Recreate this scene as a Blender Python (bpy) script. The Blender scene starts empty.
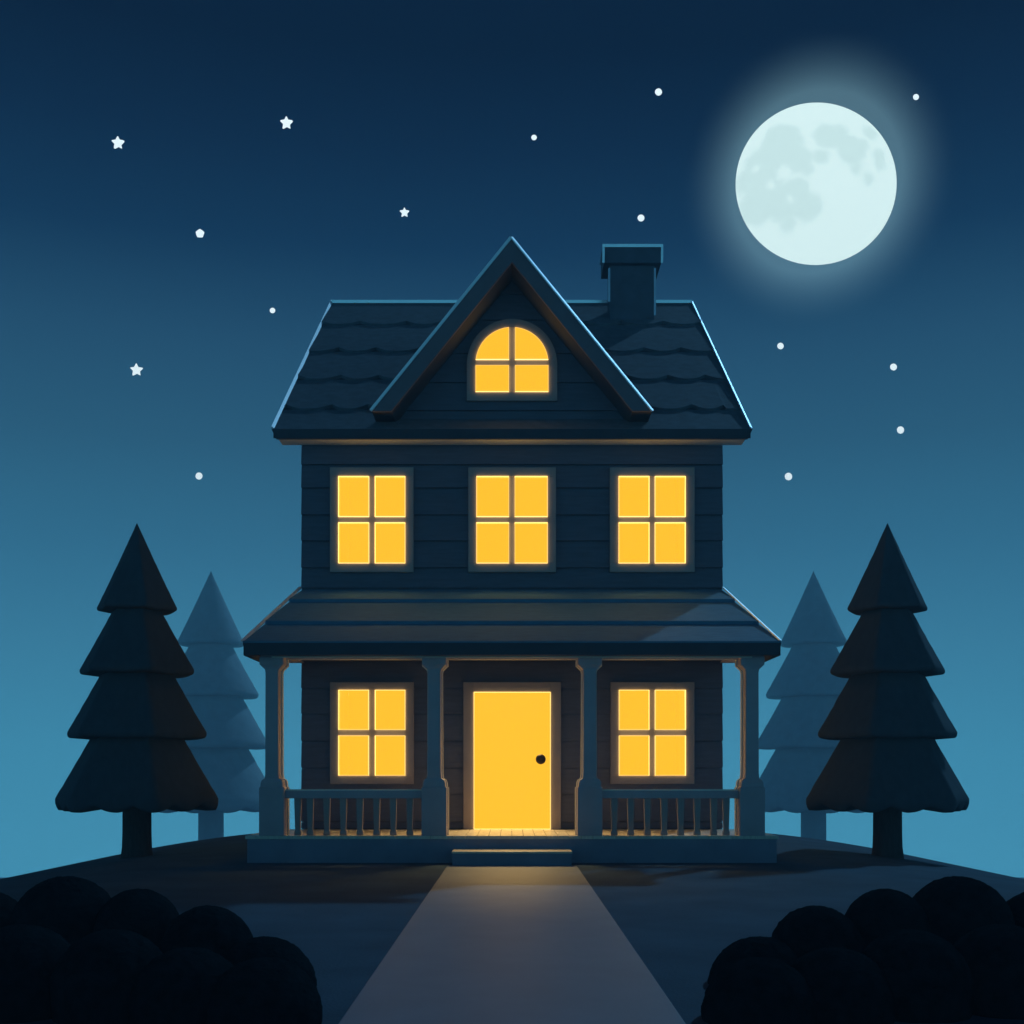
import bpy, math, random
from mathutils import Vector, Matrix, noise
random.seed(7)
PI = math.pi
D, F, EYE, HZ = 18.0, 1170.0, 1.25, 772.0
sc = bpy.context.scene
C = sc.collection


def PX(px, Y): return (px - 512) / F * (Y + D)
def PZ(py, Y): return EYE + (HZ - py) / F * (Y + D)


# ---------------------------------------------------------------- mesh builder
class MB:
    def __init__(s): s.v = []; s.f = []; s.m = []
    def add(s, vs, fs, mi=0):
        o = len(s.v); s.v += [tuple(p) for p in vs]
        s.f += [tuple(i + o for i in f) for f in fs]; s.m += [mi] * len(fs)
        return s
    def box(s, x0, x1, y0, y1, z0, z1, mi=0):
        vs = [(x, y, z) for z in (z0, z1) for y in (y0, y1) for x in (x0, x1)]
        return s.add(vs, [(0, 2, 3, 1), (4, 5, 7, 6), (0, 1, 5, 4), (2, 6, 7, 3), (0, 4, 6, 2), (1, 3, 7, 5)], mi)
    def prism(s, poly, y0, y1, mi=0):
        """polygon in XZ swept along Y"""
        n = len(poly)
        vs = [(x, y0, z) for x, z in poly] + [(x, y1, z) for x, z in poly]
        fs = [tuple(range(n)), tuple(range(2 * n - 1, n - 1, -1))]
        fs += [(i, i + n, (i + 1) % n + n, (i + 1) % n) for i in range(n)]
        return s.add(vs, fs, mi)
    def rim(s, poly, y0, y1, mi=0):
        n = len(poly)
        return s.add([(x, y0, z) for x, z in poly] + [(x, y1, z) for x, z in poly], [(i, i + n, (i + 1) % n + n, (i + 1) % n) for i in range(n)], mi)
    def prismx(s, poly, x0, x1, mi=0):
        n = len(poly)
        vs = [(x0, y, z) for y, z in poly] + [(x1, y, z) for y, z in poly]
        fs = [tuple(range(n)), tuple(range(2 * n - 1, n - 1, -1))]
        fs += [(i, i + n, (i + 1) % n + n, (i + 1) % n) for i in range(n)]
        return s.add(vs, fs, mi)
    def loft(s, cx, cy, secs, n=4, mi=0):
        """square sections (half-x, half-y, z)"""
        vs = []; fs = []
        for hx, hy, z in secs:
            vs += [(cx - hx, cy - hy, z), (cx + hx, cy - hy, z), (cx + hx, cy + hy, z), (cx - hx, cy + hy, z)]
        k = len(secs)
        for i in range(k - 1):
            for j in range(4):
                a = i * 4 + j; b = i * 4 + (j + 1) % 4
                fs.append((a, b, b + 4, a + 4))
        fs += [(3, 2, 1, 0), tuple(range((k - 1) * 4, k * 4))]
        return s.add(vs, fs, mi)
    def tube(s, pts, r, n=12, mi=0):
        pts = [Vector(p) for p in pts]; vs = []; fs = []
        for i, p in enumerate(pts):
            d = (pts[min(i + 1, len(pts) - 1)] - pts[max(i - 1, 0)]).normalized()
            a = d.cross(Vector((0, 0, 1)))
            if a.length < 1e-3: a = d.cross(Vector((0, 1, 0)))
            a.normalize(); b = d.cross(a)
            vs += [p + (a * math.cos(t) + b * math.sin(t)) * r for t in [2 * PI * q / n for q in range(n)]]
        for i in range(len(pts) - 1):
            for j in range(n):
                a = i * n + j; b = i * n + (j + 1) % n
                fs.append((a, b, b + n, a + n))
        fs += [tuple(range(n - 1, -1, -1)), tuple(range((len(pts) - 1) * n, len(pts) * n))]
        return s.add(vs, fs, mi)
    def build(s, name, mats, parent=None, smooth=False, bevel=0):
        me = bpy.data.meshes.new(name); me.from_pydata(s.v, [], s.f)
        if not isinstance(mats, (list, tuple)): mats = [mats]
        for m in mats: me.materials.append(m)
        for p, i in zip(me.polygons, s.m): p.material_index = i; p.use_smooth = smooth
        me.update()
        import bmesh
        bm = bmesh.new(); bm.from_mesh(me); bmesh.ops.recalc_face_normals(bm, faces=bm.faces); bm.to_mesh(me); bm.free()
        o = bpy.data.objects.new(name, me); C.objects.link(o)
        if parent: o.parent = parent
        if bevel:
            b = o.modifiers.new('bevel', 'BEVEL'); b.width = bevel; b.segments = 2; b.limit_method = 'ANGLE'
        return o


def strip(mb, p0, p1, h, d=.03):
    """flat bar seen from the front, its front face tipped 8 degrees down"""
    p0, p1 = Vector(p0), Vector(p1); u = (p1 - p0).normalized(); n = Vector((-u.z, 0, u.x)).normalized()
    if n.z < 0 or (abs(n.z) < 1e-4 and n.x < 0): n = -n
    k = math.tan(math.radians(8)) * h * max(0, n.z)
    vs = []
    for p in (p0, p1):
        vs += [p, p + n * h + Vector((0, -k, 0)), p + n * h + Vector((0, d, 0)), p + Vector((0, d, 0))]
    mb.add(vs, [(0, 1, 2, 3), (7, 6, 5, 4), (0, 4, 5, 1), (1, 5, 6, 2), (2, 6, 7, 3), (3, 7, 4, 0)])
def bar(mb, p0, p1, n, w, t=.02):
    """flat bar along p0-p1 whose broad face looks along n"""
    p0, p1, n = Vector(p0), Vector(p1), Vector(n); u = (p1 - p0).normalized(); n = (n - u * n.dot(u)).normalized(); v = u.cross(n) * w / 2
    vs = []
    for p in (p0, p1): vs += [p - v, p + v, p + v - n * t, p - v - n * t]
    mb.add(vs, [(0, 1, 2, 3), (7, 6, 5, 4), (0, 4, 5, 1), (1, 5, 6, 2), (2, 6, 7, 3), (3, 7, 4, 0)])
HN = (.45, -.58, .68)
def tag(o, label=None, cat=None, group=None, kind=None):
    for k, v in (('label', label), ('category', cat), ('group', group), ('kind', kind)):
        if v: o[k] = v
    return o
def empty(name, loc):
    o = bpy.data.objects.new(name, None); C.objects.link(o); o.location = loc; o.empty_display_size = .3
    return o


# ---------------------------------------------------------------- materials
def mat(name, col, rough=.8, metal=0, var=.15, vscale=3.0, stretch=(1, 1, 1), bump=.0, bscale=20., spec=.3):
    m = bpy.data.materials.new(name); m.use_nodes = True
    nt = m.node_tree; N = nt.nodes; L = nt.links; b = N['Principled BSDF']
    b.inputs['Roughness'].default_value = rough; b.inputs['Metallic'].default_value = metal
    b.inputs['Specular IOR Level'].default_value = spec
    tc = N.new('ShaderNodeTexCoord'); mp = N.new('ShaderNodeMapping'); mp.inputs['Scale'].default_value = stretch
    L.new(tc.outputs['Object'], mp.inputs['Vector'])
    nz = N.new('ShaderNodeTexNoise'); nz.inputs['Scale'].default_value = vscale; nz.inputs['Detail'].default_value = 6
    L.new(mp.outputs[0], nz.inputs['Vector'])
    rp = N.new('ShaderNodeValToRGB')
    rp.color_ramp.elements[0].position = .3; rp.color_ramp.elements[1].position = .7
    rp.color_ramp.elements[0].color = tuple(c * (1 - var) for c in col) + (1,)
    rp.color_ramp.elements[1].color = tuple(min(1, c * (1 + var)) for c in col) + (1,)
    L.new(nz.outputs['Fac'], rp.inputs[0]); L.new(rp.outputs[0], b.inputs['Base Color'])
    if bump:
        n2 = N.new('ShaderNodeTexNoise'); n2.inputs['Scale'].default_value = bscale; n2.inputs['Detail'].default_value = 4
        L.new(mp.outputs[0], n2.inputs['Vector'])
        bp = N.new('ShaderNodeBump'); bp.inputs['Strength'].default_value = bump; bp.inputs['Distance'].default_value = .02
        L.new(n2.outputs['Fac'], bp.inputs['Height']); L.new(bp.outputs[0], b.inputs['Normal'])
    return m
def emis(name, col, strength=1., sample=True):
    m = bpy.data.materials.new(name); m.use_nodes = True
    nt = m.node_tree; nt.nodes.clear()
    e = nt.nodes.new('ShaderNodeEmission'); o = nt.nodes.new('ShaderNodeOutputMaterial')
    e.inputs[0].default_value = tuple(col) + (1,); e.inputs[1].default_value = strength
    nt.links.new(e.outputs[0], o.inputs[0])
    m.cycles.emission_sampling = 'FRONT' if sample else 'NONE'
    return m

M = {}
M['siding'] = mat('painted_siding', (.125, .125, .16), .75, var=.12, vscale=2.5, stretch=(1, 1, 9), bump=.12, bscale=9)
M['trim'] = mat('slate_trim_paint', (.36, .29, .27), .6, var=.06, bump=.05)
M['shingle'] = mat('asphalt_shingle', (.12, .145, .175), .85, var=.14, vscale=7, bump=.3, bscale=60)
M['porch_shingle'] = mat('blue_slate_boards', (.085, .23, .33), .8, var=.12, vscale=5, stretch=(1, 4, 4), bump=.2, bscale=40)
M['fascia'] = mat('dark_fascia_paint', (.05, .055, .07), .7, var=.1)
M['barge'] = mat('barge_board_paint', (.19, .15, .17), .7, var=.08)
M['soffit'] = mat('soffit_paint', (.8, .76, .68), .6, var=.05)
M['metal'] = mat('rim_light_metal', (.93, .96, .98), .22, metal=.8, var=.04)  # pale metal for added strips that stand in for rim light
M['column'] = mat('porch_column_paint', (.46, .37, .39), .55, var=.08, bump=.05)
M['bright'] = mat('bright_rim_light_metal', (.95, .97, 1.0), .56, metal=.9, var=.03)  # brighter metal, same role: moonlit rim lines drawn as strips
M['cream'] = mat('warm_rim_cream', (.8, .74, .62), .45, var=.03)  # cream that paints warm light caught on porch edges
M['floor'] = mat('porch_floor_paint', (.66, .60, .48), .38, var=.1, vscale=4, stretch=(8, 1, 1), spec=.5)
M['base'] = mat('porch_base_paint', (.24, .25, .32), .8, var=.1, bump=.1)
M['chimney'] = mat('chimney_render', (.10, .115, .15), .9, var=.15, bump=.25, bscale=30)
M['knob'] = mat('brown_knob', (.05, .03, .01), .4, metal=.6)
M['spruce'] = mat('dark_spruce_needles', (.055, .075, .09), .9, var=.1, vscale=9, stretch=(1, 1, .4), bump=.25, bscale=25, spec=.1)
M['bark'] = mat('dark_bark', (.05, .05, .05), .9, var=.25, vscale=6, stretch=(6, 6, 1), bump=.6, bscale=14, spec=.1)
M['hazed_spruce'] = mat('haze_paled_spruce', (.36, .44, .46), .95, var=.1, vscale=1, spec=.1)  # haze fading painted into the colour, needles and trunk alike
M['shrub'] = mat('dark_box_leaves', (.008, .013, .017), .95, var=.3, vscale=14, bump=.3, bscale=40, spec=.0)
M['grass'] = mat('night_lawn', (.05, .095, .135), .95, var=.16, vscale=1.3, bump=.5, bscale=45, spec=.1)
M['path'] = mat('smooth_path', (.10, .175, .235), .55, var=.07, vscale=2.2, bump=.08, bscale=55, spec=.4)
GLOW = (1.16, .58, .030)
M['pane'] = emis('lit_pane', GLOW)
M['pane_edge'] = emis('lit_pane_edge', (1.25, .67, .12))
M['lamp'] = None
M['pane_side'] = emis('lit_pane_side', (2.3, 1.6, .55))  # sides outshine the panes, added to warm the frames and wall

def glass(name, col):
    """lit frosted glass: glows and lets half of the lamp light behind it through"""
    m = emis(name, tuple(c * 2 for c in col)); nt = m.node_tree; N = nt.nodes; L = nt.links
    e = N['Emission']; o = N['Material Output']; t = N.new('ShaderNodeBsdfTransparent'); x = N.new('ShaderNodeMixShader')
    L.new(e.outputs[0], x.inputs[1]); L.new(t.outputs[0], x.inputs[2]); x.inputs[0].default_value = .5; L.new(x.outputs[0], o.inputs[0])
    return m
M['glass'] = glass('lit_frosted_glass', GLOW); M['glass_edge'] = glass('lit_frosted_glass_edge', (1.25, .67, .12))
M['lamp_niche'] = mat('dark_niche_lining', (.02, .015, .01), .9, spec=.0)
LAMP = (1.0, .68, .30)
M['lamp_door'] = emis('door_spill_lamp', LAMP, 215)  # added unseen lamps, throwing warm spill out through door and windows
M['lamp_low'] = emis('low_spill_lamp', LAMP, 45)
M['lamp_up'] = emis('upper_spill_lamp', LAMP, 20)

# ---------------------------------------------------------------- sky / world
MOON = Vector((PX(816, 900 - D), 900 - D, PZ(184, 900 - D)))
w = bpy.data.worlds.new('World'); sc.world = w; w.use_nodes = True
nt = w.node_tree; N = nt.nodes; L = nt.links; bg = N['Background']
tc = N.new('ShaderNodeTexCoord'); sx = N.new('ShaderNodeSeparateXYZ'); L.new(tc.outputs['Generated'], sx.inputs[0])
mr = N.new('ShaderNodeMapRange'); mr.inputs['From Min'].default_value = -.1; mr.inputs['From Max'].default_value = .7
L.new(sx.outputs['Z'], mr.inputs['Value'])
rp = N.new('ShaderNodeValToRGB'); cr = rp.color_ramp
def lin(c): return tuple(((v / 255) / 12.92 if v / 255 <= .04045 else ((v / 255 + .055) / 1.055) ** 2.4) for v in c)
SKY = [(-.066, (80, 172, 208)), (.02, (74, 162, 197)), (.104, (66, 142, 175)), (.186, (52, 116, 148)), (.265, (42, 93, 122)),
       (.339, (33, 76, 106)), (.407, (12, 47, 79)), (.469, (5, 30, 60)), (.525, (1, 14, 42)), (.69, (5, 20, 44))]
SKYGAIN = 1.0
els = cr.elements
els[0].position = (SKY[0][0] + .1) / .8; els[1].position = (SKY[-1][0] + .1) / .8
els[0].color = lin(SKY[0][1]) + (1,); els[1].color = lin(SKY[-1][1]) + (1,)
for z, c in SKY[1:-1]:
    e = els.new((z + .1) / .8); e.color = lin(c) + (1,)
L.new(mr.outputs[0], rp.inputs[0])
# aureole round the moon direction
md = (MOON - Vector((0, -D, EYE))).normalized()
dp = N.new('ShaderNodeVectorMath'); dp.operation = 'DOT_PRODUCT'; dp.inputs[1].default_value = md
nm = N.new('ShaderNodeVectorMath'); nm.operation = 'NORMALIZE'; L.new(tc.outputs['Generated'], nm.inputs[0]); L.new(nm.outputs[0], dp.inputs[0])
ac = N.new('ShaderNodeMath'); ac.operation = 'ARCCOSINE'; L.new(dp.outputs['Value'], ac.inputs[0])
m1 = N.new('ShaderNodeMapRange'); m1.inputs['From Min'].default_value = math.radians(5.8); m1.inputs['From Max'].default_value = math.radians(3.5)
L.new(ac.outputs[0], m1.inputs['Value'])
m1p = N.new('ShaderNodeMath'); m1p.operation = 'POWER'; m1p.inputs[1].default_value = 2.2; L.new(m1.outputs[0], m1p.inputs[0]); m1 = m1p
mx = N.new('ShaderNodeMix'); mx.data_type = 'RGBA'; mx.blend_type = 'ADD'; mx.inputs['Factor'].default_value = 1
hc = N.new('ShaderNodeVectorMath'); hc.operation = 'SCALE'; hc.inputs[0].default_value = (.085, .165, .19); L.new(m1.outputs[0], hc.inputs['Scale'])
L.new(rp.outputs[0], mx.inputs['A']); L.new(hc.outputs[0], mx.inputs['B'])
L.new(mx.outputs['Result'], bg.inputs['Color']); bg.inputs['Strength'].default_value = SKYGAIN

sun = bpy.data.lights.new('moonlight', 'SUN'); sun.energy = 1.05; sun.angle = math.radians(1.5); sun.color = (.24, .62, 1.0)
so = bpy.data.objects.new('moonlight', sun); C.objects.link(so)
az, el = math.radians(35), math.radians(39)
tm = Vector((math.sin(az) * math.cos(el), math.cos(az) * math.cos(el), math.sin(el)))
so.rotation_euler = tm.to_track_quat('Z', 'Y').to_euler(); so.location = (40, 60, 70)

# ---------------------------------------------------------------- camera
cd = bpy.data.cameras.new('camera'); cam = bpy.data.objects.new('camera', cd); C.objects.link(cam); sc.camera = cam
cam.location = (0, -D, EYE); cam.rotation_euler = (PI / 2, 0, 0)
cd.sensor_width = 36; cd.lens = 36 * F / 1024; cd.shift_y = (HZ - 512) / 1024; cd.clip_end = 4000; cd.clip_start = .1
sc.view_settings.view_transform = 'Standard'; sc.view_settings.look = 'None'; sc.view_settings.gamma = 1
sc.view_settings.exposure = 0; sc.view_settings.use_curve_mapping = False
sc.cycles.max_bounces = 6; sc.cycles.volume_bounces = 1; sc.cycles.use_denoising = True

# ---------------------------------------------------------------- ground
def ground_z(x, Y):
    s = max(0, abs(x) - 4); t = max(0, Y - 6)
    h = .03 * s * s / (1 + s / 40) + .008 * t * t / (1 + t / 40)
    return -h / (1 + h / 18)
def axis(lo, hi, fine_lo, fine_hi, step, grow=1.13):
    a = []; v = fine_lo
    while v <= fine_hi: a.append(v); v += step
    s = step; v = a[-1]
    while v < hi: s *= grow; v += s; a.append(min(v, hi))
    s = step; v = a[0]
    while v > lo: s *= grow; v -= s; a.insert(0, max(v, lo))
    return a
xs = axis(-170, 170, -13, 13, .25); ys = axis(-60, 165, -14, 14, .25)
g = MB(); nx = len(xs)
g.add([(x, y, ground_z(x, y)) for y in ys for x in xs],
      [(j * nx + i, j * nx + i + 1, (j + 1) * nx + i + 1, (j + 1) * nx + i) for j in range(len(ys) - 1) for i in range(nx - 1)])
tag(g.build('ground', M['grass'], smooth=True), kind='structure')
p = MB(); p.box(-.857, .857, -40, -2.502, -.05, .012)
tag(p.build('path', M['path'], bevel=.006), kind='structure')

# ---------------------------------------------------------------- house
house = empty('house', (0, 0, 0))
tag(house, 'dark two-storey clapboard house with lit yellow windows, steep gable and front porch', 'house')
WX = 3.205; RID = (5.4, 10.65); EAV = (-.35, 6.394); SL = (RID[1] - EAV[1]) / (RID[0] - EAV[0]); BACK = 2 * RID[0]
def rz(Y): return EAV[1] + SL * (Y - EAV[0]) if Y < RID[0] else RID[1] - SL * (Y - RID[0])

lines = [829, 822, 795, 768.6, 742, 715, 689.5, 662, 636, 610, 589.5, 569.3, 542.4, 516.5, 489.6, 466.4, 443.7]
zs = [.0] + [PZ(y, 0) for y in lines]
wl = MB()
YP = -.10
OPEN = []                                                                # x0, x1, z0, z1 of the openings in the front wall
for fx, fz in (((338.4, 405.2), (476.4, 563.2)), ((476.5, 547.5), (476.4, 563.2)), ((618.7, 685.5), (476.4, 563.2)),
               ((338.5, 405.2), (690, 775.5)), ((619, 685.7), (690, 775.5))):
    OPEN.append((PX(fx[0], YP), PX(fx[1], YP), PZ(fz[1], YP), PZ(fz[0], YP)))
OPEN.append((PX(473.8, YP), PX(550.6, YP), .376, PZ(692, YP)))
def spans(x0, x1, a, b):
    """x spans of a wall band left free by the openings"""
    cut = sorted((o[0], o[1]) for o in OPEN if o[2] < (a + b) / 2 < o[3]); x = x0; out = []
    for c0, c1 in cut: out.append((x, c0)); x = c1
    return out + [(x, x1)]
wl.box(-WX, WX, 1.3, BACK, -.3, 6.30)                                     # core behind the lamp niches
cutz = sorted({v for o in OPEN for v in o[2:]} | {-.3, 6.30})
for a, b in zip(cutz[:-1], cutz[1:]):
    for x0, x1 in spans(-WX, WX, a, b): wl.box(x0, x1, 0, .06, a, b)
for s in (-1, 1):
    x0, x1 = sorted((s * WX, s * (WX - .06))); wl.box(x0, x1, .06, 1.3, -.3, 6.30)
for a, b in zip(zs[:-1], zs[1:]):                                         # lapped boards, front
    sub_ = [a + .02] + sorted(v for v in set(cutz) if a + .021 < v < b - .005) + [b - .004]
    dep = lambda z: -.060 + .046 * (z - a) / (b - a)
    for c, d in zip(sub_[:-1], sub_[1:]):
        for x0, x1 in spans(-WX - .03, WX + .03, c, d): wl.prismx([(0, c), (dep(c), c), (dep(d), d), (0, d)], x0, x1)
for s in (-1, 1):                                                        # lapped boards, sides
    zz = list(zs)
    while zz[-1] + .42 < RID[1] - .3: zz.append(zz[-1] + .41)
    for a, b in zip(zz[:-1], zz[1:]):
        y0, y1 = 0, BACK
        if b > 6.2:
            y0 = max(y0, (b + .14 - EAV[1]) / SL + EAV[0]); y1 = BACK - y0
        if y1 - y0 > .3:
            wl.prism([(s * WX, a), (s * (WX + .030), a), (s * (WX + .008), b - .004), (s * WX, b - .004)], y0, y1)
wl.prismx([(.02, 6.30), (BACK - .02, 6.30), (RID[0], RID[1] - .16)], -WX + .001, WX - .001)
wl.build('wall', M['siding'], house)

# main roof: slab + scalloped courses
rf = MB()
th = .11
rf.prismx([(EAV[0], EAV[1] - .02), (RID[0], RID[1] - .02), (BACK + .35, EAV[1] - .02), (BACK + .35, EAV[1] - th), (RID[0], RID[1] - .02 - th), (EAV[0], EAV[1] - th)], -3.6, 3.6)
roof = rf.build('roof', M['fascia'], house)
def roofY(py):
    k = (HZ - py) / F
    c0 = EAV[1] - SL * EAV[0] - EYE
    return (k * D - c0) / (SL - k)
crs = [(431.5, []), (411, [331, 367, 693, 726]), (381, [340, 378, 669, 706]), (353, [338, 375, 645, 682]), (326, [359, 406, 664, 622]), (303, [])]
nrm = Vector((0, -SL, 1)).normalized(); up = Vector((0, 1, SL)).normalized()
sh = MB()
def course(sign):
    for i in range(len(crs) - 1):
        y0 = roofY(crs[i][0]); y1 = roofY(crs[i + 1][0]) if i < len(crs) - 2 else RID[0] - .02
        cus = sorted(PX(c, y0) for c in crs[i][1])
        if cus:
            while cus[0] > -3.3: cus.insert(0, cus[0] - .74)
            while cus[-1] < 3.3: cus.append(cus[-1] + .74)
            full = [cus[0]]
            for c in cus[1:]:                                            # fill the middle gap
                n = max(1, round((c - full[-1]) / .74)); a = full[-1]
                full += [a + (c - a) * q / n for q in range(1, n + 1)]
            cus = full
        n = 240; vs = []; fs = []
        for q in range(n + 1):
            x = -3.6 + 7.2 * q / n; lift = 0
            for a, b in zip(cus[:-1], cus[1:]):
                if a <= x <= b:
                    t = (x - a) / (b - a) * 2 - 1; lift = .21 * abs(t) ** 2.2
            yl = y0 + lift * up.y
            P = Vector((x, yl, rz(yl))); T = Vector((x, y1 + .03, rz(min(y1 + .03, RID[0]))))
            for v in (P - nrm * .015, P + nrm * .042, T + nrm * .006, T - nrm * .015):
                vs.append((v.x, v.y if sign > 0 else BACK - v.y, v.z))
        for q in range(n):
            a = q * 4; b = a + 4
            fs += [(a, b, b + 1, a + 1), (a + 1, b + 1, b + 2, a + 2), (a + 3, a, b, b + 3)[::-1]]
        fs += [(0, 1, 2, 3), (n * 4 + 3, n * 4 + 2, n * 4 + 1, n * 4)]
        sh.add(vs, fs)
course(1); course(-1)
sh.build('shingles', M['shingle'], roof)
fa = MB()
fa.prism([(-3.62, EAV[1] + .015), (3.62, EAV[1] + .015), (3.55, EAV[1] - .13), (-3.55, EAV[1] - .13)], -.40, -.352)
fa.build('fascia', M['fascia'], roof)
fb = MB(); fb.prism([(-3.62, EAV[1] + .015), (3.62, EAV[1] + .015), (3.55, EAV[1] - .13), (-3.55, EAV[1] - .13)], BACK + .352, BACK + .40); fb.build('fascia', M['fascia'], roof)
so_ = MB(); so_.box(-3.52, 3.52, -.35, -.045, EAV[1] - .128, EAV[1] - th - .002)
so_.build('soffit', M['soffit'], roof)
rc = MB(); strip(rc, (-3.6, RID[0] - .06, RID[1] - .045), (3.6, RID[0] - .06, RID[1] - .045), .06, .12)
rc.build('ridge_rim_strip', M['metal'], roof)  # added strip drawing the moonlit rim along the ridge
for s in (-1, 1):
    e = MB(); bar(e, (s * 3.60, EAV[0] - .04, EAV[1] + .045), (s * 3.60, RID[0], RID[1] + .03), (.58, -.58, .58) if s > 0 else (.60, -.50, .62), .05)
    bar(e, (s * 3.60, RID[0], RID[1] + .03), (s * 3.60, BACK + .39, EAV[1] + .045), (.1, .55, .72), .05)
    e.build('rim_light_strip', M['bright'], roof)  # added bars drawing rim light up the roof ends

# front gable
YG = -.6
ap = PZ(239, YG); ft = PZ(412, YG); xo = 2.08; ia = PZ(264, YG); xi = 1.785
gb = MB()
poly = [(-xo, ft), (0, ap), (xo, ft), (xi, ft), (0, ia), (-xi, ft)]
gb.prism([(-xo, ft), (0, ap), (0, ia), (-xi, ft)], YG, 3.6); gb.prism([(0, ap), (xo, ft), (xi, ft), (0, ia)], YG, 3.6)
gable = gb.build('gable', M['fascia'], house)
bb = MB()
bb.prism([(-xo + .01, ft - .004), (0, ap - .012), (0, ia + .004), (-xi - .004, ft - .004)], YG - .06, YG - .003)
bb.prism([(0, ap - .012), (xo - .01, ft - .004), (xi + .004, ft - .004), (0, ia + .004)], YG - .06, YG - .003)
bb.build('barge_board', M['barge'], gable)
gw = MB()
base = 6.60; gz = [base] + [PZ(y, 0) for y in (411, 383, 354, 320.7, 295, 284)]
hw = lambda z: max(.0, xi * (ia - z) / (ia - ft)) + .06
gw.prism([(-hw(base), base), (hw(base), base), (0, ia + .05)], .0, 3.0)
for i, (a, b) in enumerate(zip(gz[:-1], gz[1:])):
    if i == 0: continue
    n0 = hw(a); n1 = hw(b)
    vs = [(-n0, -.045, a), (n0, -.045, a), (n1, -.012, b - .004), (-n1, -.012, b - .004), (-n0, 0, a), (n0, 0, a), (n1, 0, b), (-n1, 0, b)]
    gw.add(vs, [(0, 1, 2, 3), (0, 4, 5, 1), (3, 2, 6, 7), (0, 3, 7, 4), (1, 5, 6, 2)])
gw.build('gable_wall', M['siding'], gable)
gt = MB()
strip(gt, (-xo, YG - .075, ft - .012), (0, YG - .075, ap - .02), .042); bar(gt, (0, YG - .075, ap + .0), (xo + .01, YG - .075, ft + .0), HN, .06)
gt.build('rim_light_strip', M['bright'], gable)  # rim light of the gable drawn as added strips

# chimney
YC = 4.28; sC = F / (YC + D); cx = PX(632, YC)
ch = MB(); hw_ = .425
ch.box(cx - hw_, cx + hw_, YC, YC + .5, 9.3, PZ(264, YC))
chim = ch.build('chimney', M['chimney'], house, bevel=.01)
cp = MB(); co = .545; z0, z1 = PZ(265.5, YC), PZ(250.3, YC); ym = YC + hw_
yf_ = YC - (co - hw_); yb_ = YC + .5 + co - hw_
cp.box(cx - co, cx + co, yf_, yb_, z0, z1)
cp.build('chimney_cap', M['chimney'], chim, bevel=.01)
ct = MB()
ct.box(cx - co - .03, cx + co + .03, yf_ - .01, yb_ + .03, z1 + .001, z1 + .045)
strip(ct, (cx - co - .03, yf_ - .03, z1 - .005), (cx + co + .03, yf_ - .03, z1 - .005), .055, .018)
for s in (-1, 1):
    xa, xb = sorted((cx + s * (co - .012), cx + s * (co + .03))); bar(ct, ((xa + xb) / 2, yf_ - .012, z0), ((xa + xb) / 2, yf_ - .045, z1 - .007), (0, -1, -.12), .044)
    xa, xb = sorted((cx + s * (hw_ - .01), cx + s * (hw_ + .03))); ct.box(xa, xb, YC - .012, YC + .03, rz(YC) + (.38 if s < 0 else .12), z0 - .05)
ct.build('rim_light_strip', M['metal'], chim)  # added strips painting pale rim light on the chimney edges

# porch roof
PY = -2.1; pz0 = PZ(644, PY); pz1 = PZ(590, 0) ; psl = (pz1 - pz0) / (-PY); ph = 3.63
def prz(Y): return pz1 + psl * Y
def phx(Y): return WX + (ph - WX) * (Y / PY)
pr = MB()
vs = [(-WX, 0, pz1), (WX, 0, pz1), (ph, PY, pz0), (-ph, PY, pz0), (-ph, 0, pz0), (ph, 0, pz0)]
vs += [(x, y, z - .12) for x, y, z in vs]
pr.add(vs, [(0, 1, 2, 3), (0, 3, 4), (1, 5, 2), (6, 9, 8, 7), (6, 10, 9), (7, 8, 11), (3, 2, 8, 9), (4, 3, 9, 10), (2, 5, 11, 8), (0, 4, 10, 6), (1, 7, 11, 5), (0, 6, 7, 1)])
prf = pr.build('porch_roof', M['fascia'], house)
def pY(py):
    k = (HZ - py) / F
    return (pz1 - EYE - k * D) / (k - psl)
bnd = [PY - .03] + [pY(y) for y in (624.5, 602.5)] + [0]
pc = MB(); pn = Vector((0, -psl, 1)).normalized()
for a, b in zip(bnd[:-1], bnd[1:]):
    vs = []
    for Y, t in ((a, .055), (b, .008)):
        for s in (-1, 1):
            P = Vector((s * (phx(Y) + .012), Y, prz(Y)))
            vs += [P - pn * .02, P + pn * t]
    pc.add(vs, [(0, 2, 3, 1), (1, 3, 7, 5), (5, 7, 6, 4), (0, 1, 5, 4), (2, 6, 7, 3), (0, 4, 6, 2)])
pc.build('roof_boards', M['porch_shingle'], prf)
pf = MB()
pf.prism([(-ph - .02, pz0 + .01), (ph + .02, pz0 + .01), (ph - .03, pz0 - .155), (-ph + .03, pz0 - .155)], PY - .05, PY - .002)
pf.build('fascia', M['fascia'], prf)
for s in (-1, 1): q_ = MB(); q_.box(s * ph - .02, s * ph + .02, PY + .001, 0, pz0 - .155, pz0 - .001); q_.build('fascia', M['fascia'], prf)
for s in (-1, 1):
    e = MB(); bar(e, (s * (WX + .04), -.03, pz1 + .045), (s * (ph + .02), PY - .04, pz0 + .045), (.5, -.55, .6) if s > 0 else (.2, -.6, .7), .045); e.build('rim_light_strip', M['bright'], prf)  # added bars standing in for rim light on the porch roof ends
bm_ = MB(); zb = PZ(656, -1.95)
bm_.box(-3.46, 3.46, -1.92, -1.62, zb, pz0 - .05)
for s in (-1, 1): bm_.box(s * 3.31 - .12, s * 3.31 + .12, -1.615, -.05, zb + .08, pz0 - .05)
beam = bm_.build('porch_beam', M['column'], prf)
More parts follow.
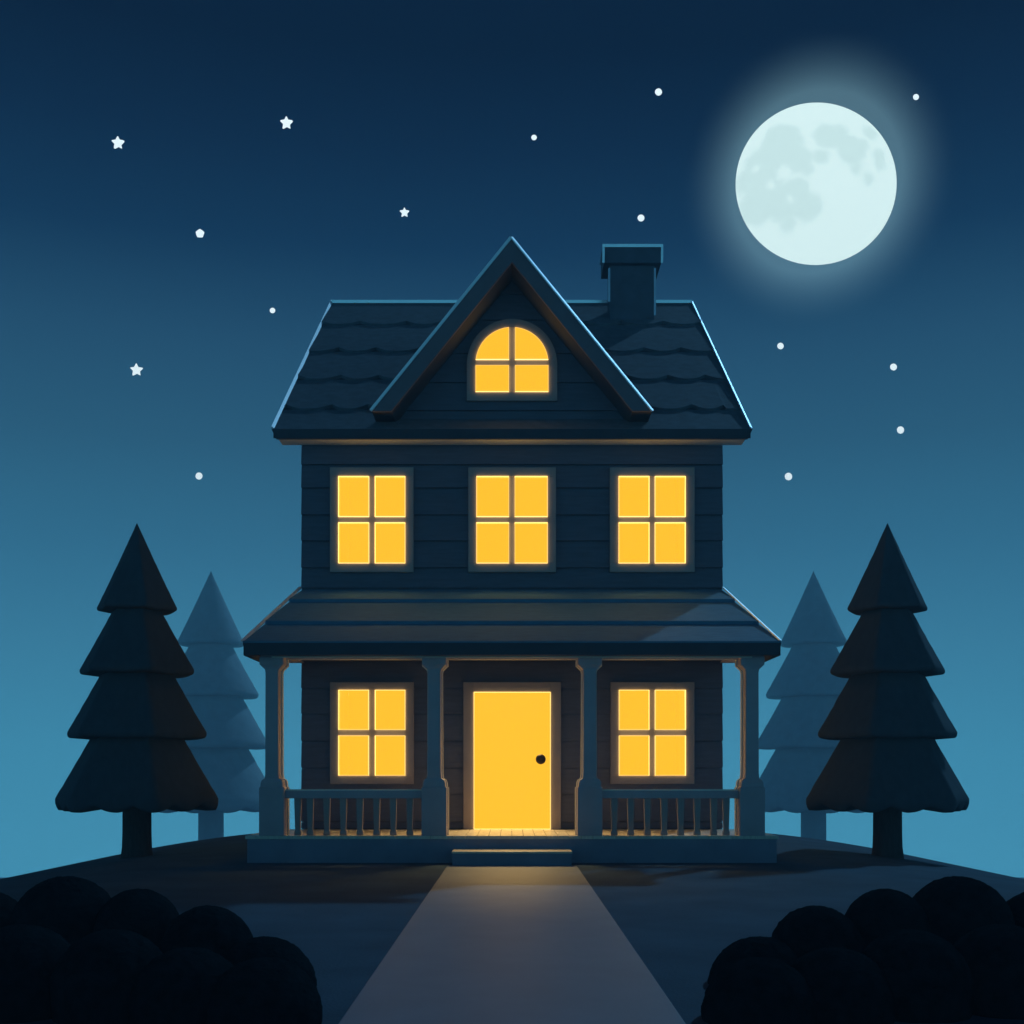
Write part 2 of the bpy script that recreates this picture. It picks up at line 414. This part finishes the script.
bt = MB(); bt.box(-3.3, 3.3, -1.935, -1.905, zb - .022, zb - .002); bt.box(-3.3, 3.3, -1.70, -1.63, zb - .025, zb - .002)
bt.build('beam_rim_strip', M['cream'], prf)  # added pale strips painting the lamplit line under the beam

# porch floor, step
FZ = .372; PF = -1.93
fl = MB(); fl.box(-3.64, 3.64, PF + .015, -.045, -.2, FZ - .045)
pfl = fl.build('porch_base', M['base'], house)
f2 = MB()
nb = 46
for i in range(nb):
    x0 = -3.665 + 7.33 * i / nb; x1 = -3.665 + 7.33 * (i + 1) / nb - .006
    f2.box(x0, x1, PF, -.046, FZ - .043, FZ)
f2.build('floor_boards', M['floor'], pfl)
st = MB(); st.box(-.79, .79, -2.48, PF + .012, -.05, .165)
step = st.build('step', M['base'], house)
s2 = MB(); s2.box(-.80, .80, -2.50, PF + .01, .167, .195); s2.build('tread', M['floor'], step, bevel=.006)

# columns (one, copied)
col = MB(); q = lambda py: PZ(py, -1.91)
zt = zb - .001
secs = [(.172, .15, FZ), (.172, .15, q(787.5)), (.155, .14, q(787)), (.152, .138, q(783)), (.138, .128, q(780)), (.10, .12, q(778.4)),
        (.092, .125, q(774)), (.088, .125, q(672)), (.098, .125, q(669)), (.12, .13, q(667.5)), (.155, .145, q(665)), (.165, .15, q(664.6)), (.165, .15, zt)]
CY = -1.755
col.loft(0, 0, secs)
c0 = col.build('porch_column', M['column'], house, bevel=.006)
ed = MB()
for s in (-1, 1):                                                      # added pale strip painting warm rim light along the back edges
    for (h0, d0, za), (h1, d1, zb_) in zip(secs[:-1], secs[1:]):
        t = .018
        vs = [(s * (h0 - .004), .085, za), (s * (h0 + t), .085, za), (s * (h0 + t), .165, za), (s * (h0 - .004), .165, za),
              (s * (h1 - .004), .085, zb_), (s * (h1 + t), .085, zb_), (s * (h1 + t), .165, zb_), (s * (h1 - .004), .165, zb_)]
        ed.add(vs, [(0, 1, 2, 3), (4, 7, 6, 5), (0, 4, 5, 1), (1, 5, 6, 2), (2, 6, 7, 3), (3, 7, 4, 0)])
ce = ed.build('warm_rim_strip', M['cream'], c0)
for i, x in enumerate((-3.31, -1.073, 1.073, 3.31)):
    if i == 0: c = c0
    else:
        c = c0.copy(); C.objects.link(c); e = ce.copy(); C.objects.link(e); e.parent = c
    c.location = (x, CY, 0)

# railings
def baluster_mesh():
    b = MB(); r0 = q(798); 
    b.loft(0, 0, [(.046, .034, FZ + .004), (.046, .034, FZ + .05), (.036, .03, FZ + .07), (.047, .036, r0 - .06), (.047, .036, r0)])
    return b
b0 = None
for s in (-1, 1):
    r = MB(); xa, xb = sorted((s * (1.073 + .172), s * (3.31 - .172)))
    r.box(xa, xb, CY - .07, CY + .07, q(798.5), q(791)); r.box(xa, xb, CY + .03, CY + .05, q(790.9), q(789.6))
    rail = r.build('railing', M['column'], house, bevel=.005)
    t = MB(); t.box(xa, xb, CY - .055, CY + .01, q(790.9), q(789.4)); t.build('rail_rim_strip', M['cream'], rail)  # added cream strip painting window light along the rail top
    for px in (298, 310.4, 327, 343.5, 360, 376.8, 393.4, 409.9):
        x = abs(PX(px, CY)) * s
        if b0 is None: b0 = baluster_mesh().build('baluster', M['trim'], rail, bevel=.004); b = b0
        else: b = b0.copy(); C.objects.link(b); b.parent = rail
        b.location = (x, CY, 0)

# windows
def window(fx0, fx1, fy0, fy1, panes, rot=None, loc=None, label=None, clear=False):
    """frame and pane rectangles in metres on the local XZ plane, wall face at y=0"""
    fr = MB(); xs_ = sorted({v for p_ in panes for v in p_[:2]}); zs_ = sorted({v for p_ in panes for v in p_[2:]})
    yb, yf = 0, -.10
    fr.box(fx0, fx1, yf, yb, fy0, zs_[0]); fr.box(fx0, fx1, yf, yb, zs_[-1], fy1)
    fr.box(fx0, xs_[0], yf, yb, zs_[0], zs_[-1]); fr.box(xs_[-1], fx1, yf, yb, zs_[0], zs_[-1])
    mu = MB()
    if len(xs_) > 2: mu.box(xs_[1], xs_[2], yf + .012, yb, zs_[0], zs_[-1])
    if len(zs_) > 2:
        mu.box(xs_[0], xs_[1], yf + .012, yb, zs_[1], zs_[2]); mu.box(xs_[2], xs_[3], yf + .012, yb, zs_[1], zs_[2])
    w_ = fr.build('window', M['trim'], house, bevel=.006)
    if mu.v: mu.build('muntin', M['trim'], w_, bevel=.004)
    pn_ = MB(); e = .013
    for a, b, c, d in panes:
        vs = [(a, -.125, c), (b, -.125, c), (b, -.125, d), (a, -.125, d), (a + e, -.130, c + e), (b - e, -.130, c + e), (b - e, -.130, d - e), (a + e, -.130, d - e)]
        pn_.add(vs, [(0, 1, 5, 4), (1, 2, 6, 5), (2, 3, 7, 6), (3, 0, 4, 7)], 1)
        pn_.add(vs[4:], [(0, 1, 2, 3)], 0)
        pn_.rim([(a, c), (b, c), (b, d), (a, d)], -.125, -.01, 2)
    pn_.build('pane', [M['glass'], M['glass_edge'], M['pane_side']] if clear else [M['pane'], M['pane_edge'], M['pane_side']], w_)
    if rot is not None: w_.rotation_euler.z = rot; w_.location = loc
    if label: w_['label'] = label
    return w_
YP = -.10
def pxwin(f, cols, rows):
    X = lambda v: PX(v, YP); Z = lambda v: PZ(v, YP)
    return window(X(f[0]), X(f[1]), Z(f[3]), Z(f[2]), [(X(a), X(b), Z(d), Z(c)) for a, b in cols for c, d in rows], clear=True)
R1 = [(476.4, 516.8), (522.6, 563.2)]; R2 = [(690, 729.8), (735.6, 775.5)]
pxwin((329.8, 413.4, 467.2, 572), [(338.4, 369), (374.9, 405.2)], R1)
pxwin((468.2, 556, 467.2, 572), [(476.5, 509), (514.7, 547.5)], R1)
pxwin((610, 694.8, 467.2, 572), [(618.7, 649.3), (654.9, 685.5)], R1)
pxwin((329.8, 413.6, 682, 784), [(338.5, 368.8), (375, 405.2)], R2)
pxwin((610.9, 694.6, 682, 784), [(619, 649.2), (655, 685.7)], R2)
# added lamp niches behind the openings; hidden tilted panels throw the warm spill
for i, (x0, x1, z0, z1) in enumerate(OPEN):
    rm_ = MB(); up_ = .16 if i < 3 else .05 if i == 5 else 0
    X0, X1, Z0, Z1, Y0, Y1, t = x0 - .03, x1 + .03, z0 - .03, z1 + .42 + up_ * .4, .062, 1.2, .02
    rm_.box(X0 - t, X1 + t, Y0, Y1, Z1, Z1 + t); rm_.box(X0 - t, X1 + t, Y0, Y1, Z0 - t, Z0)
    rm_.box(X0 - t, X0, Y0, Y1, Z0, Z1); rm_.box(X1, X1 + t, Y0, Y1, Z0, Z1); rm_.box(X0 - t, X1 + t, Y1, Y1 + t, Z0 - t, Z1 + t)
    ro_ = rm_.build('lamp_niche', M['lamp_niche'], house)
    lp = MB(); yb, za, zb_ = .60 - up_ * .6, z1 + .10 + up_, z1 + .34 + up_
    w0, w1 = x0 + .08, x1 - .08
    F4 = [(w0, yb - .2, zb_), (w1, yb - .2, zb_), (w1, yb, za), (w0, yb, za)]
    nb_ = Vector((0, .24, .2)).normalized() * .04
    B4 = [(x, y + nb_.y, z + nb_.z) for x, y, z in F4]
    lp.add(F4 + B4, [(4, 7, 6, 5), (0, 4, 5, 1), (1, 5, 6, 2), (2, 6, 7, 3), (3, 7, 4, 0)], 0)
    lp.add(F4, [(0, 1, 2, 3)], 1)
    lp.build('spill_lamp', [M['lamp_niche'], M['lamp_door'] if i == 5 else M['lamp_low'] if i > 2 else M['lamp_up']], ro_)
# added lit windows on the flank walls, out of view, warming the near trees
for s in (-1, 1):
    for zc in (1.75, 4.75):
        for yc in (1.7, 5.4, 9.0):
            h_ = [(-.52, -.05), (.05, .52)]; v_ = [(zc - .66, zc - .05), (zc + .05, zc + .66)]
            window(-.66, .66, zc - .80, zc + .80, [(a, b, c, d) for a, b in h_ for c, d in v_], rot=s * PI / 2, loc=(s * (WX + .0), yc, 0))

# arched gable window
X = lambda v: PX(v, YP); Z = lambda v: PZ(v, YP)
def arc(cx_, cz_, r, a0, a1, n=28): return [(cx_ + r * math.cos(a0 + (a1 - a0) * i / n), cz_ + r * math.sin(a0 + (a1 - a0) * i / n)) for i in range(n + 1)]
cz = Z(364); ro = X(557.2); ri = X(548.5)
aw = MB()
o_ = [(ro, Z(400.6))] + arc(0, cz, ro, 0, PI) + [(-ro, Z(400.6))]
i_ = [(ri, Z(392))] + arc(0, cz, ri, 0, PI) + [(-ri, Z(392))]
n = len(o_)
vs = [(x, -.10, z) for x, z in o_] + [(x, -.10, z) for x, z in i_] + [(x, 0, z) for x, z in o_] + [(x, 0, z) for x, z in i_]
fs = []
for i in range(n):
    j = (i + 1) % n
    fs += [(i, j, n + j, n + i), (2 * n + i, 3 * n + i, 3 * n + j, 2 * n + j), (i, 2 * n + i, 2 * n + j, j), (n + i, n + j, 3 * n + j, 3 * n + i)]
aw.add(vs, fs)
awo = aw.build('window', M['trim'], house); awo['label'] = 'small arched attic window in the gable'
mu = MB(); mu.box(X(509), X(515), -.088, 0, Z(392), cz + ri); mu.box(-ri, X(509), -.088, 0, Z(365.5), Z(359.8)); mu.box(X(515), ri, -.088, 0, Z(365.5), Z(359.8))
mu.build('muntin', M['trim'], awo)
pn_ = MB()
def polypane(poly, e=.013):
    n = len(poly); cxp = sum(a for a, b in poly) / n; czp = sum(b for a, b in poly) / n
    inn = []
    for i in range(n):
        p0, p1, p2 = Vector(poly[i - 1]), Vector(poly[i]), Vector(poly[(i + 1) % n])
        d1 = (p1 - p0).normalized(); d2 = (p2 - p1).normalized()
        n1 = Vector((-d1.y, d1.x)); n2 = Vector((-d2.y, d2.x)); b = (n1 + n2).normalized(); k = e / max(.4, b.dot(n1))
        inn.append(p1 + b * k)
    vs = [(x, -.125, z) for x, z in poly] + [(v.x, -.130, v.y) for v in inn]
    pn_.add(vs, [(i, (i + 1) % n, n + (i + 1) % n, n + i) for i in range(n)], 1)
    pn_.add([(v.x, -.130, v.y) for v in inn], [tuple(range(n))], 0)
    pn_.prism(poly, -.122, -.01, 2)
for s in (-1, 1):
    a = s * X(515); zt_ = Z(359.8)
    th0 = math.asin((zt_ - cz) / ri); th1 = math.acos(X(515) / ri)
    ap_ = arc(0, cz, ri - .001, th0, th1, 16)
    poly_ = [(X(515), zt_)] + ap_
    low = [(X(515), Z(392)), (ri - .001, Z(392)), (ri - .001, Z(365.5)), (X(515), Z(365.5))]
    for pl in (poly_, low):
        if s < 0: pl = [(-x, z) for x, z in reversed(pl)]
        polypane(pl)
pn_.build('pane', [M['pane'], M['pane_edge'], M['pane_side']], awo)

# door
df = MB(); a, b, c, d = X(463.3), X(561), FZ + .002, Z(682); i0, i1, it = X(473.8), X(550.6), Z(692)
df.box(a, i0, -.10, 0, c, d); df.box(i1, b, -.10, 0, c, d); df.box(i0, i1, -.10, 0, it, d)
df.build('door_frame', M['trim'], house, bevel=.006)
dr = MB(); e = .013; A, B, CC, DD = i0 + .001, i1 - .001, c + .004, it - .001
vs = [(A, -.125, CC), (B, -.125, CC), (B, -.125, DD), (A, -.125, DD), (A + e, -.130, CC), (B - e, -.130, CC), (B - e, -.130, DD - e), (A + e, -.130, DD - e)]
dr.add(vs, [(1, 2, 6, 5), (2, 3, 7, 6), (3, 0, 4, 7)], 1); dr.add(vs[4:], [(0, 1, 2, 3)], 0)
dr.rim([(A, CC), (B, CC), (B, DD), (A, DD)], -.125, -.01, 2)
door = dr.build('door', [M['glass'], M['glass_edge'], M['pane_side']], house); door['label'] = 'glowing yellow front door'
kb = MB(); kx, kz = X(540.6), Z(759.3)
prof = [(.075, -.132), (.075, -.14), (.03, -.145), (.03, -.16), (.06, -.17), (.078, -.19), (.07, -.215), (.04, -.23), (.002, -.233)]
vs = []; n = 24
for r_, y_ in prof: vs += [(kx + r_ * math.cos(2 * PI * i / n), y_, kz + r_ * math.sin(2 * PI * i / n)) for i in range(n)]
kb.add(vs, [(k * n + i, k * n + (i + 1) % n, (k + 1) * n + (i + 1) % n, (k + 1) * n + i) for k in range(len(prof) - 1) for i in range(n)])
kb.build('door_knob', M['knob'], door, smooth=True)

# ---------------------------------------------------------------- spruces
def spruce(cxp, Y, tiers, trunk, name, m_f, m_b, label, group, rotdir):
    S = F / (Y + D); ox = PX(cxp, Y)
    top = tiers[0][0]; bx = MB(); gz_ = ground_z(ox, Y)
    root = empty(name, (ox, Y, gz_)); tag(root, label, 'tree', group)
    lz = lambda py: PZ(py, Y) - gz_
    NT = 144
    def hexr(t):                                              # softened hexagon, vertices at 30 deg steps off the axis
        t = (t + PI / 6) % (PI / 3) - PI / 6
        r = math.cos(PI / 6) / math.cos(t)
        return min(r, 1.0) * .985 if r > .985 else r
    for k, (ya, yb, hw) in enumerate(tiers):
        R = hw / S; za, zb2 = lz(ya), lz(yb); last = k == len(tiers) - 1
        lip = R * .05 if not last else R * .045
        prof = []
        for i in range(25):
            t = i / 24; prof.append((R * (t ** (1.0 + .06 * t)), za + (zb2 + lip * 1.6 - za) * t, 0))
        prof[-1] = (R, zb2 + lip * 1.6, .1)
        for aa in (30, 60, 90): prof.append((R + lip * .10 - lip * .9 * (1 - math.cos(math.radians(aa))), zb2 + lip * 1.6 - lip * 1.6 * math.sin(math.radians(aa)), .1 + .9 * aa / 90))
        prof += [(R * .86, zb2 - lip * .15, 1), (R * .6, zb2 - lip * .1, .7), (R * .1, zb2 + lip, 0)]
        vs = []; fs = []
        for r_, z_, sc_ in prof:
            for j in range(NT):
                th_ = 2 * PI * j / NT + PI / 2 * 0
                rr = r_ * (hexr(th_) if rotdir else 1)
                amp = (.075 if last else .015) * R
                dz = -amp * abs(math.cos(th_ * (6 if last else 3))) * sc_ if sc_ else 0
                nn = noise.noise(Vector((math.cos(th_) * 3 + k * 7 + cxp, math.sin(th_) * 3, z_ * 3 * 4 / max(1, R)))) * .008 * R
                vs.append(((rr + nn) * math.sin(th_), -(rr + nn) * math.cos(th_), z_ + dz))
        for i in range(len(prof) - 1):
            for j in range(NT): fs.append((i * NT + j, i * NT + (j + 1) % NT, (i + 1) * NT + (j + 1) % NT, (i + 1) * NT + j))
        bx.add(vs, fs)
    crown = bx.build('crown', m_f, root, smooth=True)
    tr = MB(); r0 = trunk[0] / S; zt2 = lz(tiers[-1][1] - 25)
    vs = []; fs = []; ks = [(1.25, -.25), (1.12, .0), (1.03, .12), (1.0, .3), (.98, 1.0)]
    H = zt2
    for a_, t in ks: vs += [(r0 * a_ * math.sin(2 * PI * j / 24), -r0 * a_ * math.cos(2 * PI * j / 24), H * t) for j in range(24)]
    for i in range(len(ks) - 1):
        for j in range(24): fs.append((i * 24 + j, i * 24 + (j + 1) % 24, (i + 1) * 24 + (j + 1) % 24, (i + 1) * 24 + j))
    tr.add(vs, fs); tr.build('trunk', m_b, root, smooth=True)
    return root
near = [(523, 611, 40.5), (566, 674.5, 58), (608, 738, 70.5), (655, 804, 82.5)]
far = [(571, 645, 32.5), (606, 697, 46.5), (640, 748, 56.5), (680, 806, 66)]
spruce(137, 1.0, near, (14,), 'spruce_tree', M['spruce'], M['bark'], 'near-black tiered spruce on the left slope, nearer and darker than its pale neighbour', 'dark spruces flanking the house', 1)
spruce(887.5, 1.0, near, (14,), 'spruce_tree', M['spruce'], M['bark'], 'near-black tiered spruce on the right slope, below the moon', 'dark spruces flanking the house', -1)
spruce(211, 132, far, (12.5,), 'spruce_tree', M['hazed_spruce'], M['hazed_spruce'], 'pale blue hazy spruce behind the left dark spruce, beside the left porch post', 'hazy spruces behind the hill', 0)
spruce(813.5, 132, far, (12.5,), 'spruce_tree', M['hazed_spruce'], M['hazed_spruce'], 'pale blue hazy spruce behind the right dark spruce, beside the right porch post', 'hazy spruces behind the hill', 0)

# ---------------------------------------------------------------- shrubs
def shrub(cxp, top, rpx, depth, label, seed):
    Y = depth - D; S = F / depth; ox = PX(cxp, Y); g_ = ground_z(ox, Y); r = rpx / S; zt_ = PZ(top, Y) - g_
    root = None
    mb = MB(); nu, nv = 160, 90; vs = []; fs = []
    for i in range(nv + 1):
        ph_ = PI * .5 * (1 - 0) - (PI * .5) * i / nv * 1.0
        for j in range(nu):
            th_ = 2 * PI * j / nu
            v = Vector((math.cos(ph_) * math.cos(th_), math.cos(ph_) * math.sin(th_), math.sin(ph_)))
            k = 1 + .018 * noise.noise(v * 9 + Vector((seed * 5, 0, 0))) + .012 * noise.noise(v * 26 + Vector((seed, 3, 0)))
            vs.append((v.x * r * k, v.y * r * k, zt_ - r + v.z * r * k))
    rings = nv + 1
    for t in (.35, .7, 1.0):                                       # skirt down to the ground
        for j in range(nu):
            th_ = 2 * PI * j / nu; k = 1 + .03 * noise.noise(Vector((math.cos(th_) * 4, math.sin(th_) * 4, t * 3 + seed)))
            vs.append((math.cos(th_) * r * k * (1 - .12 * t * t), math.sin(th_) * r * k * (1 - .12 * t * t), (zt_ - r) * (1 - t) - .1 * t))
        rings += 1
    for i in range(rings - 1):
        for j in range(nu): fs.append((i * nu + j, i * nu + (j + 1) % nu, (i + 1) * nu + (j + 1) % nu, (i + 1) * nu + j))
    mb.add(vs, fs)
    o = mb.build('shrub', M['shrub'], smooth=True); o.location = (ox, Y, g_)
    return tag(o, label, 'shrub', 'dark rounded shrubs in the front corners')
side = {0: 'left', 1: 'right'}
rows = [(-18, 890, 46, 7.3, 'cut by the {} edge of the picture in the back row of black shrubs'),
        (65.5, 876.5, 52, 7.2, 'tallest rounded black shrub of the {} front corner, in its back row'),
        (138, 889, 42, 7.1, 'second rounded black shrub from the {} edge along the top of the clump'),
        (207.5, 906, 46, 7.0, 'third rounded black shrub from the {} edge, stepping down towards the path'),
        (264, 937, 52, 6.8, 'lowest black shrub of the {} clump, nearest the path'),
        (20, 925, 60, 6.1, 'front-row black shrub at the {} bottom corner'),
        (112, 930, 58, 6.0, 'front-row black shrub under the second one of the {} clump'),
        (188, 948, 58, 5.9, 'front-row black shrub third from the {} edge, beneath a taller one'),
        (264, 958, 58, 5.8, 'front-row black shrub of the {} clump, at its inner end by the path')]
for s in (0, 1):
    for i, (x, t, r, dd, lab) in enumerate(rows):
        shrub(x if s == 0 else 1024 - x, t, r, dd + .1 * s, lab.format(side[s]), i + 10 * s)

# ---------------------------------------------------------------- moon
mm = bpy.data.materials.new('moon_surface'); mm.use_nodes = True; nt = mm.node_tree; nt.nodes.clear(); N = nt.nodes; L = nt.links
tc = N.new('ShaderNodeTexCoord'); nz = N.new('ShaderNodeTexNoise'); nz.inputs['Scale'].default_value = 7; nz.inputs['Detail'].default_value = 4
L.new(tc.outputs['Object'], nz.inputs['Vector'])
sub = N.new('ShaderNodeVectorMath'); sub.operation = 'SUBTRACT'; sub.inputs[1].default_value = (.5, .5, .5); L.new(nz.outputs['Color'], sub.inputs[0])
scl = N.new('ShaderNodeVectorMath'); scl.operation = 'SCALE'; scl.inputs['Scale'].default_value = .12; L.new(sub.outputs[0], scl.inputs[0])
ad = N.new('ShaderNodeVectorMath'); ad.operation = 'ADD'; L.new(tc.outputs['Object'], ad.inputs[0]); L.new(scl.outputs[0], ad.inputs[1])
fl_ = N.new('ShaderNodeVectorMath'); fl_.operation = 'MULTIPLY'; fl_.inputs[1].default_value = (1, 0, 1); L.new(ad.outputs[0], fl_.inputs[0])
def blobs(lst):
    prev = None
    for bx_, by_, br in lst:
        dn = N.new('ShaderNodeVectorMath'); dn.operation = 'DISTANCE'; dn.inputs[1].default_value = ((bx_ - 497) / 316, 0, -(by_ - 490) / 316)
        L.new(fl_.outputs[0], dn.inputs[0])
        mt = N.new('ShaderNodeMath'); mt.operation = 'SUBTRACT'; mt.inputs[1].default_value = br / 316; L.new(dn.outputs['Value'], mt.inputs[0])
        if prev is None: prev = mt
        else:
            mn = N.new('ShaderNodeMath'); mn.operation = 'MINIMUM'; L.new(prev.outputs[0], mn.inputs[0]); L.new(mt.outputs[0], mn.inputs[1]); prev = mn
    m_ = N.new('ShaderNodeMapRange'); m_.inputs['From Min'].default_value = .05; m_.inputs['From Max'].default_value = -.05; m_.interpolation_type = 'SMOOTHSTEP'
    L.new(prev.outputs[0], m_.inputs['Value']); return m_
dark = blobs([(350, 365, 78), (300, 460, 92), (405, 440, 55), (520, 345, 52), (560, 350, 50), (610, 400, 62), (655, 380, 32), (695, 315, 30), (727, 410, 28), (730, 445, 26),
              (680, 510, 24), (632, 470, 26), (490, 430, 32), (440, 485, 25), (270, 590, 78), (350, 600, 72), (440, 620, 58), (370, 680, 30), (230, 500, 55), (400, 560, 50)])
lite = blobs([(350, 490, 26), (300, 530, 15), (245, 460, 11), (375, 590, 10)])
mx_ = N.new('ShaderNodeMath'); mx_.operation = 'SUBTRACT'; mx_.use_clamp = True; L.new(dark.outputs[0], mx_.inputs[0]); L.new(lite.outputs[0], mx_.inputs[1])
cm = N.new('ShaderNodeMix'); cm.data_type = 'RGBA'; cm.inputs['A'].default_value = lin((219, 246, 246)) + (1,); cm.inputs['B'].default_value = lin((203, 233, 233)) + (1,)
L.new(mx_.outputs[0], cm.inputs['Factor'])
em = N.new('ShaderNodeEmission'); em.inputs[1].default_value = 1.15; ot = N.new('ShaderNodeOutputMaterial'); L.new(cm.outputs['Result'], em.inputs[0]); L.new(em.outputs[0], ot.inputs[0])
mm.cycles.emission_sampling = 'NONE'
mo = MB(); nu, nv = 96, 48; vs = []; fs = []
for i in range(nv + 1):
    for j in range(nu):
        a_ = PI * i / nv; t_ = 2 * PI * j / nu; vs.append((math.sin(a_) * math.cos(t_), -.0 + math.sin(a_) * math.sin(t_), math.cos(a_)))
for i in range(nv):
    for j in range(nu): fs.append((i * nu + j, i * nu + (j + 1) % nu, (i + 1) * nu + (j + 1) % nu, (i + 1) * nu + j))
mo.add(vs, fs); moon = mo.build('moon', mm, smooth=True)
rm = 80.3 / F * 900; moon.scale = (rm, rm * .3, rm); moon.location = MOON
tag(moon, 'large round pale full moon with grey-green maria in the upper right sky', 'moon')

# ---------------------------------------------------------------- stars
M['star'] = emis('star_light', lin((226, 244, 250)), 1.25, sample=False)
STARS = [(118, 143, 6.8, 5, 'five-pointed white star nearest the top left corner'),
         (286.5, 123, 6.8, 5, 'five-pointed white star highest in the sky, left of the gable'),
         (136.5, 370, 6.8, 5, 'five-pointed white star above the left dark spruce'),
         (404.5, 212.5, 5.2, 5, 'smaller five-pointed star left above the gable peak'),
         (200, 233.5, 4.6, 1, 'blunt five-sided star below the two pointed stars on the left'),
         (272.5, 310.5, 2.8, 0, 'tiny round star just left of the main roof ridge'),
         (199, 476, 3.6, 0, 'round star above the hazy left spruce'),
         (534, 137.5, 2.8, 0, 'tiny round star high above the gable peak'),
         (658.5, 92, 3.6, 0, 'round star near the top, between the gable and the moon'),
         (641, 218, 3.5, 0, 'round star right above the chimney'),
         (916, 97, 3.0, 0, 'tiny round star to the upper right of the moon'),
         (780.5, 346, 3.3, 0, 'round star under the moon, right of the roof edge'),
         (893.5, 367, 3.5, 0, 'round star far below the moon, upper of the two near the right edge'),
         (900.5, 430, 3.7, 0, 'round star above the right dark spruce, lower of the two near the right edge'),
         (788.5, 476.5, 3.8, 0, 'round star right of the upper storey, below the roof eave')]
for px_, py_, r_, k_, lab in STARS:
    Y_ = 850 - D; R_ = r_ / F * 850; mb = MB()
    if k_ == 0: pl = [(math.cos(2 * PI * i / 12), math.sin(2 * PI * i / 12)) for i in range(12)]
    else:
        inn = .52 if k_ == 5 else .86
        pl = [((1 if i % 2 == 0 else inn) * math.sin(2 * PI * i / 10), (1 if i % 2 == 0 else inn) * math.cos(2 * PI * i / 10)) for i in range(10)]
    n = len(pl); rings = [(.25, -.5), (.85, -.3), (1, 0), (.85, .3), (.25, .5)]
    vs = [(x * a_ * R_, b_ * R_, z * a_ * R_) for a_, b_ in rings for x, z in pl]
    fs = [(i * n + j, i * n + (j + 1) % n, (i + 1) * n + (j + 1) % n, (i + 1) * n + j) for i in range(4) for j in range(n)] + [tuple(range(n)), tuple(range(4 * n, 5 * n))]
    mb.add(vs, fs); o = mb.build('star', M['star']); o.location = (PX(px_, Y_), Y_, PZ(py_, Y_))
    tag(o, lab, 'star', 'stars in the night sky')

# ---------------------------------------------------------------- haze
hz = MB(); hz.box(-175, 175, -62, 168, -19.5, 33)
hm = bpy.data.materials.new('night_haze'); hm.use_nodes = True; nt = hm.node_tree; nt.nodes.clear()
pv = nt.nodes.new('ShaderNodeVolumePrincipled'); pv.inputs['Color'].default_value = (.62, .80, .95, 1); pv.inputs['Density'].default_value = .0030
ot = nt.nodes.new('ShaderNodeOutputMaterial'); nt.links.new(pv.outputs[0], ot.inputs['Volume'])
tag(hz.build('haze', hm), kind='stuff')
